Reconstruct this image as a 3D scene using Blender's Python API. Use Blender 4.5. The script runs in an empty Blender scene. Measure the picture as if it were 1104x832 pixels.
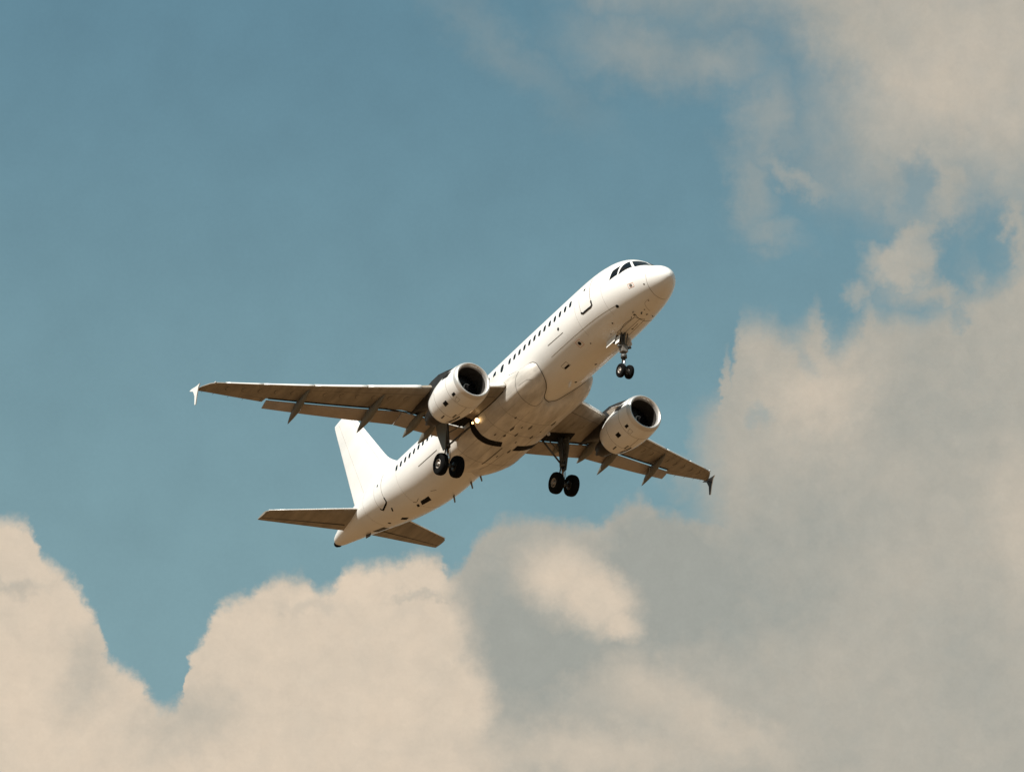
import bpy, math, random
import numpy as np
from mathutils import Matrix, Vector, noise as mnoise
random.seed(7)
sc = bpy.context.scene
R_ = math.radians

# ------------------------------------------------------------------ camera
ELEV = R_(18.6)                       # the photographer tilts the long lens up at the airliner
cam_d = bpy.data.cameras.new('camera'); cam = bpy.data.objects.new('camera', cam_d)
sc.collection.objects.link(cam); sc.camera = cam
cam.location = (0, 0, 1.7); cam.rotation_euler = (R_(90)+ELEV, 0, 0)
cam_d.sensor_width = 36; cam_d.lens = 3499.9/1104*36
cam_d.clip_start = .1; cam_d.clip_end = 60000

# aircraft frame: x forward, y to its left wing, z up; origin on the fuselage axis at the nose station
RC = Matrix(((.49807378, .86176095, -.09638752), (.44953141, -.16155302, .87853408), (.74151468, -.48090402, -.46785394)))
TC = Vector((8.16319, 6.49781, -169.44177))
VIEW = Matrix(((1, 0, 0), (0, -math.sin(ELEV), -math.cos(ELEV)), (0, math.cos(ELEV), -math.sin(ELEV))))
RW = VIEW @ RC
LW = VIEW @ TC + Vector((0, 0, 1.7))

# ------------------------------------------------------------------ sun
SUN_LOCAL = Vector((.36, -.63, .68)).normalized()    # towards the sun, in the aircraft's frame
SUN = (RW @ SUN_LOCAL).normalized()
sun_el = math.asin(SUN.z); sun_az = math.atan2(SUN.x, SUN.y)
sd = bpy.data.lights.new('sun', 'SUN'); so = bpy.data.objects.new('sun', sd); sc.collection.objects.link(so)
sd.energy = 5.0; sd.angle = R_(.53); sd.color = (1, .955, .88)
so.location = (0, 0, 200); so.rotation_euler = (-SUN).to_track_quat('-Z', 'Y').to_euler()
print('SUN el', math.degrees(sun_el), 'az', math.degrees(sun_az))

# ------------------------------------------------------------------ exposure
vs = sc.view_settings
vs.view_transform = 'Standard'; vs.look = 'None'; vs.gamma = 1; vs.use_curve_mapping = False; vs.exposure = .45

# ------------------------------------------------------------------ world: sky and clouds, by compass bearing and elevation
K = 35.0
def sky_uv(px, py):
    """bearing / elevation (in units of 1/35 rad) of a direction given on the photograph"""
    d = VIEW @ Vector(((px-552)/3499.9, -(py-416)/3499.9, -1)); d.normalize()
    return (math.atan2(d.x, d.y)*math.cos(ELEV)*K, (math.asin(d.z)-ELEV)*K)
w = bpy.data.worlds.new('World'); sc.world = w; w.use_nodes = True
NT = w.node_tree; NT.nodes.clear()
def nd(t, **k):
    n = NT.nodes.new(t)
    for a, b in k.items(): setattr(n, a, b)
    return n
def put(s, v):
    if isinstance(v, bpy.types.NodeSocket): NT.links.new(v, s)
    else: s.default_value = v
def m_(op, a, b=0.0, c=None, clamp=False):
    n = nd('ShaderNodeMath', operation=op, use_clamp=clamp); put(n.inputs[0], a); put(n.inputs[1], b)
    if c is not None: put(n.inputs[2], c)
    return n.outputs[0]
def sstep(x, a, b):
    n = nd('ShaderNodeMapRange', interpolation_type='SMOOTHSTEP'); put(n.inputs[0], x); n.inputs[1].default_value = a; n.inputs[2].default_value = b
    return n.outputs[0]
def comb(x, y, z=0.0):
    n = nd('ShaderNodeCombineXYZ'); put(n.inputs[0], x); put(n.inputs[1], y); put(n.inputs[2], z); return n.outputs[0]
def noi(vec, scale, detail=4, rough=.55, off=0.0):
    n = nd('ShaderNodeTexNoise'); n.noise_dimensions = '4D'; put(n.inputs['Vector'], vec); n.inputs['W'].default_value = off
    n.inputs['Scale'].default_value = scale; n.inputs['Detail'].default_value = detail; n.inputs['Roughness'].default_value = rough
    return m_('SUBTRACT', n.outputs[0], .5)
def mixc(f, a, b):
    n = nd('ShaderNodeMix', data_type='RGBA'); put(n.inputs[0], f); put(n.inputs[6], a); put(n.inputs[7], b); return n.outputs[2]
def lin(r, g, b):
    f = lambda c: (c/255/12.92) if c/255 < .04045 else ((c/255+.055)/1.055)**2.4
    return (f(r), f(g), f(b), 1)
tc = nd('ShaderNodeTexCoord'); sep = nd('ShaderNodeSeparateXYZ'); NT.links.new(tc.outputs['Generated'], sep.inputs[0])
U0 = m_('MULTIPLY', m_('ARCTAN2', sep.outputs[0], sep.outputs[1]), math.cos(ELEV)*K)
V0 = m_('MULTIPLY', m_('SUBTRACT', m_('ARCSINE', sep.outputs[2]), ELEV), K)
P0 = comb(U0, V0)
# cauliflower warp at three sizes
def warp(a1, a2, a3, o):
    du = m_('ADD', m_('ADD', m_('MULTIPLY', noi(P0, 1.6, 2, .5, o), a1), m_('MULTIPLY', noi(P0, 5, 3, .55, o+3), a2)), m_('MULTIPLY', noi(P0, 16, 4, .6, o+5), a3))
    dv = m_('ADD', m_('ADD', m_('MULTIPLY', noi(P0, 1.6, 2, .5, o+11), a1), m_('MULTIPLY', noi(P0, 5, 3, .55, o+13), a2)), m_('MULTIPLY', noi(P0, 16, 4, .6, o+17), a3))
    return m_('ADD', U0, du), m_('ADD', V0, dv)
U1, V1 = warp(.12, .22, .11, 0)      # crisp banks
U2, V2 = warp(.5, .45, .12, 31)      # softer wisps
U4, V4 = U2, V2
def curve(u, pts):
    """cloud edge: elevation as a function of bearing"""
    n = nd('ShaderNodeFloatCurve'); c = n.mapping.curves[0]
    P = [sky_uv(*q) for q in pts]; u0, u1 = -7.0, 7.0; v0, v1 = -5.0, 5.0
    xs = [((a-u0)/(u1-u0), (b-v0)/(v1-v0)) for a, b in P]
    for i, (x, y) in enumerate(xs):
        if i < 2: c.points[i].location = (x, y)
        else: c.points.new(x, y)
    for q in c.points: q.handle_type = 'AUTO_CLAMPED' if True else 'VECTOR'
    n.mapping.use_clip = False; n.mapping.extend = 'HORIZONTAL'; n.mapping.update()
    put(n.inputs['Value'], m_('DIVIDE', m_('SUBTRACT', u, u0), u1-u0))
    return m_('ADD', m_('MULTIPLY', n.outputs[0], v1-v0), v0)
def puff(u, v, px, py, rx, ry, soft, rot=0.0):
    """>0 inside an ellipse; all sizes in photograph pixels (1 px = .01 unit)"""
    cu, cv = sky_uv(px, py)
    a = m_('SUBTRACT', u, cu); b = m_('SUBTRACT', v, cv)
    if rot:
        c, s = math.cos(R_(rot)), math.sin(R_(rot))
        a, b = m_('ADD', m_('MULTIPLY', a, c), m_('MULTIPLY', b, s)), m_('SUBTRACT', m_('MULTIPLY', b, c), m_('MULTIPLY', a, s))
    a = m_('DIVIDE', a, rx*.01); b = m_('DIVIDE', b, ry*.01)
    d = m_('SQRT', m_('ADD', m_('MULTIPLY', a, a), m_('MULTIPLY', b, b)))
    return m_('MULTIPLY', m_('SUBTRACT', 1.0, d), min(rx, ry)/soft)
def blob(px, py, rx, ry, amp, rot=0.0, u=None, v=None):
    """soft bump 0..amp"""
    return m_('MULTIPLY', sstep(puff(u or U3, v or V3, px, py, rx, ry, min(rx, ry), rot), 0, 1), amp)
U3, V3 = U2, V2
# left and middle bank (crisp tops)
bankL = curve(U1, [(-200, 470), (-60, 540), (0, 560), (26, 563), (38, 578), (43, 600), (62, 612), (88, 640), (108, 678), (117, 708), (148, 730), (181, 762), (201, 738), (204, 712), (222, 682), (236, 655),
                   (250, 646), (272, 640), (290, 624), (328, 622), (345, 636), (362, 632), (371, 614), (398, 606), (420, 608), (448, 596), (474, 598), (487, 618),
                   (500, 604), (520, 575), (545, 558), (596, 562), (640, 566), (664, 548), (690, 537), (712, 553), (728, 555), (760, 560)])
EL = m_('DIVIDE', m_('SUBTRACT', bankL, V1), .10)
# right bank, softer
bankR = curve(U1, [(380, 1000), (560, 900), (640, 640), (672, 572), (700, 556), (728, 548), (737, 520), (739, 470), (744, 446), (774, 432), (783, 404), (779, 372), (796, 348), (815, 343), (838, 349), (852, 358), (868, 352), (879, 334), (886, 350), (900, 374),
                   (912, 362), (928, 346), (939, 326), (950, 338), (966, 332), (990, 340), (1012, 330), (1040, 318), (1075, 300), (1100, 280), (1200, 240), (1400, 260)])
ER = m_('DIVIDE', m_('SUBTRACT', bankR, V1), .22)
def ux(px): return sky_uv(px, 416)[0]
def vy(py): return sky_uv(552, py)[1]
low = sstep(V1, vy(540), vy(590))
aR = m_('MULTIPLY', sstep(ER, -1, 1.3), m_('MAXIMUM', sstep(U1, ux(722), ux(790)), low))
aL = m_('MAXIMUM', sstep(EL, -1, 1.3), aR)
# upper right veil
veil = curve(U2, [(560, -80), (630, -20), (655, 10), (690, 24), (730, 30), (770, 32), (810, 26), (850, 50), (890, 100), (925, 150), (960, 195), (985, 222), (1020, 232), (1070, 250), (1104, 262), (1250, 300)])
EV = m_('DIVIDE', m_('SUBTRACT', V2, veil), .8)
aV = m_('MULTIPLY', m_('MULTIPLY', sstep(EV, -1, 1.6), m_('MAXIMUM', sstep(U2, ux(770), ux(900)), m_('MULTIPLY', sstep(V2, vy(105), vy(5)), .92))), m_('ADD', .93, m_('MULTIPLY', noi(P0, 2.2, 6, .6, 41), .35)))
wis = None
for q in [(700, 56, 60, 26, 34, 10, .6), (768, 62, 50, 26, 30, 0, .6), (826, 128, 26, 46, 26, 8, .55), (812, 205, 18, 38, 20, -12, .5), (1000, 120, 115, 95, 62, 0, .95), (865, 190, 50, 11, 14, 22, .7), (828, 250, 26, 13, 16, 20, .45), (1000, 200, 50, 40, 25, 0, 1),
          (990, 268, 28, 40, 14, 15, 1), (975, 290, 36, 22, 14, 0, 1), (1040, 292, 10, 40, 12, 0, .9), (932, 312, 12, 12, 10, 0, .7), (1010, 320, 50, 18, 14, 0, 1), (1092, 255, 22, 60, 14, 0, 1), (855, 150, 30, 20, 16, 0, .35),
          (545, 52, 62, 13, 26, 40, .26), (505, 20, 26, 12, 20, 30, .2), (740, 520, 20, 20, 15, 0, .4), (895, 365, 14, 12, 14, 0, .5)]:
    a = m_('MULTIPLY', sstep(puff(U2, V2, *q[:5], -q[5]), -1.2, 1.1), q[6]*.9)
    wis = a if wis is None else m_('MAXIMUM', wis, a)
alpha = m_('MAXIMUM', m_('MAXIMUM', aL, aV), wis)
for q in [(1032, 285, 17, 34, 9, 0, .95), (1070, 262, 18, 44, 10, 0, .95), (986, 205, 20, 26, 12, 0, .75), (1040, 262, 30, 14, 14, 0, .6), (862, 382, 6, 14, 8, 0, .35), (818, 450, 8, 12, 8, -30, .35), (1034, 346, 7, 5, 6, 0, .5), (975, 330, 30, 10, 10, 15, .35)]:
    h = m_('MULTIPLY', sstep(puff(U4, V4, *q[:5], -q[5]), -1.3, 1.0), q[6]*.9)
    alpha = m_('MULTIPLY', alpha, m_('SUBTRACT', 1.0, h))
# sun-warmed and shaded portions of the banks
warm = m_('ADD', .29, m_('ADD', m_('MULTIPLY', noi(P0, .9, 5, .55, 77), .42), m_('MULTIPLY', noi(comb(U1, V1), 3.5, 6, .62, 23), .38)))
for q in [(880, 425, 95, 80, .5, 0), (815, 372, 45, 40, .15, 0), (1040, 60, 200, 140, .34, 0), (960, 110, 90, 80, .15, 0), (1100, 560, 60, 140, .3, 0), (960, 290, 60, 60, .15, 0), (765, 775, 150, 40, .38, 32), (640, 815, 200, 50, .45, 0), (600, 600, 60, 30, .1, 0), (1010, 660, 220, 260, .06, 0)]:
    warm = m_('ADD', warm, blob(*q[:5], -q[5]))
for q in [(700, 620, 90, 110, .5, 0), (610, 705, 90, 45, .4, 0), (545, 650, 90, 110, .3, 0), (570, 735, 70, 70, .25, 0), (790, 640, 170, 110, .35, 0), (860, 560, 160, 80, .2, 0), (1000, 440, 110, 90, .15, 0), (740, 20, 110, 60, .22, 0), (1010, 700, 120, 120, .1, 0)]:
    warm = m_('SUBTRACT', warm, blob(*q[:5], -q[5]))
warm = m_('MULTIPLY', m_('ADD', warm, 0, clamp=True), .76)
# nearer sunlit banks in front of the grey mass, each with its own billowed outline
frontm = None
for q in [(60, 800, 230, 260, 22, 0), (-20, 640, 90, 110, 20, 0), (300, 790, 200, 175, 22, 0), (400, 690, 105, 95, 16, 0), (452, 640, 40, 46, 12, 0), (455, 762, 76, 76, 14, 0), (440, 840, 92, 90, 22, 0),
          (604, 624, 46, 32, 20, 20), (640, 644, 50, 33, 14, 30), (668, 670, 24, 17, 9, 20), (690, 745, 40, 26, 26, 35)]:
    a = sstep(puff(U1, V1, *q[:5], -q[5]), -1, 1.4)
    if q[0] == 690: a = m_('MULTIPLY', a, .4)
    frontm = a if frontm is None else m_('MAXIMUM', frontm, a)
shade = m_('ADD', .83, m_('ADD', m_('MULTIPLY', noi(P0, 1.1, 5, .55, 63), .5), m_('MULTIPLY', noi(comb(U1, V1), 3, 6, .6, 29), .42)))
for q in [(95, 720, 40, 90, .32, 20), (220, 770, 70, 60, .30, 0), (10, 632, 60, 14, .30, 0), (455, 644, 60, 9, .32, 0), (325, 655, 55, 14, .22, 0), (180, 790, 60, 50, .2, 0)]:
    shade = m_('SUBTRACT', shade, blob(*q[:5], -q[5]))
warm = mixc(frontm, warm, shade)
sky = nd('ShaderNodeTexSky', sky_type='NISHITA'); sky.sun_disc = False
sky.sun_elevation = sun_el; sky.sun_rotation = sun_az; sky.air_density = 1.0; sky.dust_density = 2.0; sky.ozone_density = 1.0
BG = .1
S = 1/BG/2**.45
sc3 = lambda c, k=1.0: (c[0]*S*k, c[1]*S*k, c[2]*S*k, 1)
cloud = mixc(warm, sc3(lin(161, 162, 154)), sc3(lin(227, 208, 185)))
# the teal haze of the air: the clear sky graded, a little paler lower down
grad = sstep(V0, -3.5, 5.5)
teal = mixc(grad, sc3(lin(125, 158, 163)), sc3(lin(95, 133, 148)))
mot = m_('ADD', m_('MULTIPLY', noi(P0, 1.1, 6, .6, 19), .24), m_('MULTIPLY', noi(P0, 24, 2, .7, 47), .08))
mo = nd('ShaderNodeVectorMath', operation='SCALE'); NT.links.new(teal, mo.inputs[0]); put(mo.inputs['Scale'], m_('ADD', 1.0, mot))
clear = mixc(.08, mo.outputs[0], sky.outputs[0])
# clouds only above the horizon and in the patch of sky they were seen in; elsewhere a broken deck of the same kind
wob = m_('MULTIPLY', noi(P0, .35, 4, .55, 83), 9)
near = m_('MULTIPLY', sstep(m_('ADD', m_('ABSOLUTE', U0), wob), 12, 8), sstep(m_('ADD', m_('ABSOLUTE', V0), wob), 9.5, 6.5))
elsewhere = m_('MULTIPLY', sstep(noi(tc.outputs['Generated'], 3.5, 8, .55, 5), -.02, .08), .9)
alpha = m_('ADD', m_('MULTIPLY', alpha, near), m_('MULTIPLY', elsewhere, m_('SUBTRACT', 1.0, near)))
fine = nd('ShaderNodeVectorMath', operation='SCALE'); NT.links.new(cloud, fine.inputs[0]); put(fine.inputs['Scale'], m_('ADD', 1.0, m_('ADD', m_('MULTIPLY', noi(P0, 24, 2, .7, 53), .08), m_('MULTIPLY', noi(comb(U1, V1), 4, 5, .62, 71), .18))))
col = mixc(m_('MULTIPLY', alpha, .96), clear, fine.outputs[0])
bg = nd('ShaderNodeBackground'); put(bg.inputs[0], col); bg.inputs[1].default_value = BG
out = nd('ShaderNodeOutputWorld'); NT.links.new(bg.outputs[0], out.inputs[0])
w.cycles.sampling_method = 'MANUAL'; w.cycles.sample_map_resolution = 512

# ------------------------------------------------------------------ materials
def mat(name, base, rough=.5, metal=0.0, coat=0.0, var=.06, vscale=1.5, streak=None, emit=None, bump=0.0):
    m = bpy.data.materials.new(name); m.use_nodes = True; t = m.node_tree; b = t.nodes['Principled BSDF']
    tcn = t.nodes.new('ShaderNodeTexCoord'); mp = t.nodes.new('ShaderNodeMapping'); mp.inputs['Scale'].default_value = streak or (1, 1, 1)
    t.links.new(tcn.outputs['Object'], mp.inputs[0])
    n = t.nodes.new('ShaderNodeTexNoise'); n.inputs['Scale'].default_value = vscale; n.inputs['Detail'].default_value = 7; n.inputs['Roughness'].default_value = .6
    t.links.new(mp.outputs[0], n.inputs['Vector'])
    rmp = t.nodes.new('ShaderNodeValToRGB'); e = rmp.color_ramp.elements
    e[0].position = .3; e[1].position = .7
    e[0].color = tuple(max(0, c*(1-var*1.6)) for c in base)+(1,); e[1].color = tuple(min(1, c*(1+var*.4)) for c in base)+(1,)
    t.links.new(n.outputs[0], rmp.inputs[0]); t.links.new(rmp.outputs[0], b.inputs['Base Color'])
    mr = t.nodes.new('ShaderNodeMapRange'); mr.inputs[3].default_value = rough*.8; mr.inputs[4].default_value = min(1, rough*1.25)
    t.links.new(n.outputs[0], mr.inputs[0]); t.links.new(mr.outputs[0], b.inputs['Roughness'])
    b.inputs['Metallic'].default_value = metal; b.inputs['Coat Weight'].default_value = coat; b.inputs['Coat Roughness'].default_value = .12
    if emit: b.inputs['Emission Color'].default_value = (*emit[0], 1); b.inputs['Emission Strength'].default_value = emit[1]
    if bump:
        bp = t.nodes.new('ShaderNodeBump'); bp.inputs['Strength'].default_value = bump; bp.inputs['Distance'].default_value = .02
        t.links.new(n.outputs[0], bp.inputs['Height']); t.links.new(bp.outputs[0], b.inputs['Normal'])
    return m
WHITE = (.80, .79, .76)
M = dict(
    paint=mat('white_paint', WHITE, .32, coat=.35, var=.07, vscale=.8, streak=(.25, 1, 1)),
    fairing=mat('grimy_white_paint', (.70, .66, .60), .45, coat=.15, var=.24, vscale=1.8, streak=(.3, 1, 1), bump=.15),
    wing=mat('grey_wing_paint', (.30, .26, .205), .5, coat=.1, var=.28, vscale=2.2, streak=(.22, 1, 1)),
    flap=mat('light_grey_flap_paint', (.40, .34, .28), .45, var=.12, vscale=1.4),
    ftf=mat('dark_grey_fairing_paint', (.15, .145, .12), .45, var=.12),
    lip=mat('bare_metal_lip', (.70, .68, .65), .42, metal=.7, var=.05),
    slat=mat('bright_metal_edge', (.82, .81, .78), .4, metal=.25, var=.05),
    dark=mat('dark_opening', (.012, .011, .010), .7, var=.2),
    glass=mat('dark_window_glass', (.004, .0045, .006), .2, coat=0.0, var=.1),
    seam=mat('seam_dirt', (.10, .09, .075), .7, var=.3, vscale=3),
    seamlight=mat('faint_seam', (.30, .27, .23), .6, var=.2, vscale=3),
    rubber=mat('tyre_rubber', (.005, .005, .005), .95, var=.3, vscale=4),
    rim=mat('wheel_metal', (.30, .27, .24), .45, metal=.5, var=.2, vscale=5),
    strut=mat('gear_grey', (.09, .09, .085), .45, metal=.2, var=.2, vscale=4),
    door=mat('gear_door_paint', (.14, .145, .13), .45, var=.15),
    chrome=mat('polished_piston', (.75, .75, .76), .15, metal=1.0, var=.05),
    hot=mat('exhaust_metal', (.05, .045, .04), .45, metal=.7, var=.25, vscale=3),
    inner=mat('inlet_lining', (.05, .045, .04), .4, metal=.2, var=.1, vscale=3),
    fan=mat('fan_blades', (.02, .02, .022), .35, metal=.6, var=.2, vscale=4),
    spin=mat('spinner_paint', (.03, .03, .035), .35, var=.1),
    mark=mat('white_marking', (.8, .8, .78), .5, var=.03),
    orange=mat('faded_red_outline', (.62, .40, .32), .6, var=.1),
    lamp=mat('landing_light_lens', (.9, .85, .7), .2, emit=((1, .62, .27), 3.6)),
    lampsmall=mat('small_light_lens', (.9, .8, .6), .2, emit=((1, .5, .2), 4.0)),
    navlens=mat('lens', (.5, .5, .5), .1, var=.02),
)

bpy.data.materials['dark_window_glass'].node_tree.nodes['Principled BSDF'].inputs['Specular IOR Level'].default_value = .25
for n_ in ('tyre_rubber', 'dark_opening'): bpy.data.materials[n_].node_tree.nodes['Principled BSDF'].inputs['Specular IOR Level'].default_value = .1
# ------------------------------------------------------------------ mesh helpers
class MB:
    def __init__(s): s.v = []; s.f = []; s.smooth = []
    def grid(s, rows, close=False, cap0=False, cap1=False, smooth=True, flip=False):
        o = len(s.v); n = len(rows[0])
        for r in rows: s.v += [tuple(p) for p in r]
        for i in range(len(rows)-1):
            for j in range(n if close else n-1):
                a = o+i*n+j; b = o+i*n+(j+1) % n; c = b+n; d = a+n
                s.f.append((a, d, c, b) if flip else (a, b, c, d)); s.smooth.append(smooth)
        if cap0: s.f.append(tuple(o+j for j in (range(n) if flip else reversed(range(n))))); s.smooth.append(False)
        if cap1: s.f.append(tuple(o+(len(rows)-1)*n+j for j in (reversed(range(n)) if flip else range(n)))); s.smooth.append(False)
        return s
    def prism(s, ring, d):
        """closed polygon extruded by vector d"""
        a = [Vector(p) for p in ring]; b = [p+Vector(d) for p in a]
        o = len(s.v); n = len(a); s.v += [tuple(p) for p in a+b]
        s.f.append(tuple(range(o, o+n))); s.smooth.append(False)
        s.f.append(tuple(reversed(range(o+n, o+2*n)))); s.smooth.append(False)
        for j in range(n):
            k = (j+1) % n; s.f.append((o+j, o+n+j, o+n+k, o+k)); s.smooth.append(False)
        return s
    def tube(s, pts, r, n=12, cap=True):
        pts = [Vector(p) for p in pts]; rs = r if isinstance(r, (list, tuple)) else [r]*len(pts)
        rows = []; ref = None
        for i, p in enumerate(pts):
            t = (pts[min(i+1, len(pts)-1)]-pts[max(i-1, 0)]).normalized()
            if ref is None or abs(ref.dot(t)) > .98: ref = Vector((0, 0, 1)) if abs(t.z) < .9 else Vector((0, 1, 0))
            a = (ref-t*ref.dot(t)).normalized(); b = t.cross(a); ref = a
            rows.append([p+(a*math.cos(k*2*math.pi/n)+b*math.sin(k*2*math.pi/n))*rs[i] for k in range(n)])
        return s.grid(rows, close=True, cap0=cap, cap1=cap)
    def lathe(s, origin, axis, prof, n=48, close_ends=True):
        """prof: (distance along axis, radius)"""
        axis = Vector(axis).normalized(); origin = Vector(origin)
        a = (Vector((0, 0, 1))-axis*axis.z).normalized() if abs(axis.z) < .9 else Vector((0, 1, 0)); b = axis.cross(a)
        rows = [[origin+axis*d+(a*math.cos(k*2*math.pi/n)+b*math.sin(k*2*math.pi/n))*max(r, 1e-4) for k in range(n)] for d, r in prof]
        return s.grid(rows, close=True)
    def box(s, c, h, rot=None):
        c = Vector(c); r = rot or Matrix.Identity(3)
        ring = [c+r@Vector((x*h[0], y*h[1], -h[2])) for x, y in ((-1, -1), (1, -1), (1, 1), (-1, 1))]
        return s.prism(ring, r@Vector((0, 0, 2*h[2])))
    def build(s, name, m, parent=None, bevel=0.0):
        me = bpy.data.meshes.new(name); me.from_pydata(s.v, [], s.f); me.update()
        me.polygons.foreach_set('use_smooth', s.smooth)
        import bmesh
        bm = bmesh.new(); bm.from_mesh(me); bmesh.ops.recalc_face_normals(bm, faces=bm.faces); bm.to_mesh(me); bm.free()
        for x in (m if isinstance(m, (list, tuple)) else [m]): me.materials.append(x)
        o = bpy.data.objects.new(name, me); sc.collection.objects.link(o)
        if parent: o.parent = parent
        if bevel:
            b = o.modifiers.new('bevel', 'BEVEL'); b.width = bevel; b.segments = 2; b.limit_method = 'ANGLE'
        return o
def pch(xs, ys):
    """monotone cubic interpolation"""
    xs = np.array(xs, float); ys = np.array(ys, float); h = np.diff(xs); d = np.diff(ys)/h
    m = np.zeros(len(xs)); m[0] = d[0]; m[-1] = d[-1]
    for i in range(1, len(xs)-1):
        if d[i-1]*d[i] > 0:
            w1 = 2*h[i]+h[i-1]; w2 = h[i]+2*h[i-1]; m[i] = (w1+w2)/(w1/d[i-1]+w2/d[i])
    def f(x):
        x = min(max(x, xs[0]), xs[-1]); i = min(int(np.searchsorted(xs, x, 'right'))-1, len(h)-1); t = (x-xs[i])/h[i]
        return float((2*t**3-3*t**2+1)*ys[i]+(t**3-2*t**2+t)*h[i]*m[i]+(-2*t**3+3*t**2)*ys[i+1]+(t**3-t**2)*h[i]*m[i+1])
    return f

# ------------------------------------------------------------------ the ground
gm = bpy.data.materials.new('dry_grassland'); gm.use_nodes = True; t = gm.node_tree; b = t.nodes['Principled BSDF']
tcn = t.nodes.new('ShaderNodeTexCoord')
n1 = t.nodes.new('ShaderNodeTexNoise'); n1.inputs['Scale'].default_value = .02; n1.inputs['Detail'].default_value = 10
n2 = t.nodes.new('ShaderNodeTexNoise'); n2.inputs['Scale'].default_value = 6; n2.inputs['Detail'].default_value = 6
for n in (n1, n2): t.links.new(tcn.outputs['Object'], n.inputs['Vector'])
mx = t.nodes.new('ShaderNodeMath'); mx.operation = 'MULTIPLY_ADD'; mx.inputs[1].default_value = .35; t.links.new(n2.outputs[0], mx.inputs[0]); t.links.new(n1.outputs[0], mx.inputs[2])
rp = t.nodes.new('ShaderNodeValToRGB'); e = rp.color_ramp.elements; e[0].position = .5; e[0].color = (.10, .053, .018, 1); e[1].position = .85; e[1].color = (.17, .095, .036, 1)
t.links.new(mx.outputs[0], rp.inputs[0]); t.links.new(rp.outputs[0], b.inputs['Base Color']); b.inputs['Roughness'].default_value = .95
g = MB(); xs = [-16000, -6000, -2000, -600, -200, -60, 0, 60, 200, 600, 2000, 6000, 16000]
g.grid([[(x, y, 0 if max(abs(x), abs(y)) < 700 else 0) for x in xs] for y in xs])
go = g.build('ground', gm); go['kind'] = 'structure'; go['label'] = 'dry sandy grassland under the flight path'

# ------------------------------------------------------------------ the airliner
jet = bpy.data.objects.new('airliner', None); sc.collection.objects.link(jet)
jet.matrix_world = Matrix.Translation(LW) @ RW.to_4x4()
jet['label'] = 'white twin-engine passenger jet climbing with its landing gear down, alone against the cloudy sky'
jet['category'] = 'airliner'

ST = [0, .03, .12, .3, .6, 1.0, 1.5, 1.9, 2.3, 2.75, 3.2, 3.8, 4.6, 5.6, 6.6, 24, 25.5, 27, 29, 31, 33, 35, 36.5, 37.2, 37.5]
TOP = [-.80, -.66, -.50, -.28, -.04, .16, .46, .84, 1.17, 1.46, 1.66, 1.82, 1.92, 1.955, 1.96, 1.96, 1.96, 1.96, 1.95, 1.93, 1.85, 1.66, 1.42, 1.2, 1.0]
BOT = [-.80, -.94, -1.07, -1.23, -1.40, -1.54, -1.65, -1.72, -1.78, -1.83, -1.87, -1.90, -1.93, -1.955, -1.96, -1.96, -1.88, -1.68, -1.30, -.84, -.34, .14, .46, .62, .76]
WID = [0, .14, .30, .50, .74, .97, 1.19, 1.33, 1.45, 1.56, 1.65, 1.76, 1.87, 1.94, 1.955, 1.955, 1.94, 1.90, 1.78, 1.58, 1.30, .95, .62, .42, .20]
ZC = [-.80, -.79, -.78, -.74, -.68, -.60, -.50, -.42, -.34, -.26, -.19, -.12, -.05, 0, 0, 0, .02, .06, .18, .36, .60, .82, .92, .92, .88]
fT, fB, fW, fC = pch(ST, TOP), pch(ST, BOT), pch(ST, WID), pch(ST, ZC)
fD = pch([0, 5, 12, 20, 30, 38], [.10, .16, .12, .0, -.04, 0])
def sect(s): return fT(s)+fD(s), fB(s)+fD(s), fW(s), fC(s)+fD(s)
def raw(s, th):
    """fuselage surface: station s metres aft of the nose, th degrees from the crown, negative to starboard"""
    T, B, W, C = sect(s); a = math.radians(th); c = math.cos(a)
    return Vector((-s, W*math.sin(a), C+(T-C if c > 0 else C-B)*c))
def fus(s, th, off=0.0):
    p = raw(s, th)
    if off:
        n = (raw(s+.02, th)-raw(s-.02, th)).cross(raw(s, th+.5)-raw(s, th-.5)); n.normalize()
        c = Vector((-s, 0, sect(s)[3]))
        if n.dot(p-c) < 0: n = -n
        p = p+n*off
    return p
def th_for_z(s, z, side=-1):
    """the angle at which the side of the fuselage reaches height z"""
    T, B, W, C = sect(s); h = (z-C)/((T-C) if z > C else (C-B)); return side*math.degrees(math.acos(max(-1, min(1, h))))
stations = [0, .01, .03, .06, .1, .16, .24, .34, .46, .6, .76, .94, 1.14, 1.35, 1.55, 1.7, 1.85, 2.0, 2.15, 2.3, 2.5, 2.7, 2.95, 3.2, 3.5, 3.8, 4.2, 4.6, 5.1, 5.6, 6.1, 6.6]+[7+.5*i for i in range(34)]+[24+.4*i for i in range(33)]+[37, 37.2, 37.35, 37.5]
NTH = 128
fb = MB(); fb.grid([[raw(s, 360*j/NTH) for j in range(NTH)] for s in stations], close=True, cap1=True)
fuse = fb.build('fuselage', M['paint'], jet)

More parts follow.
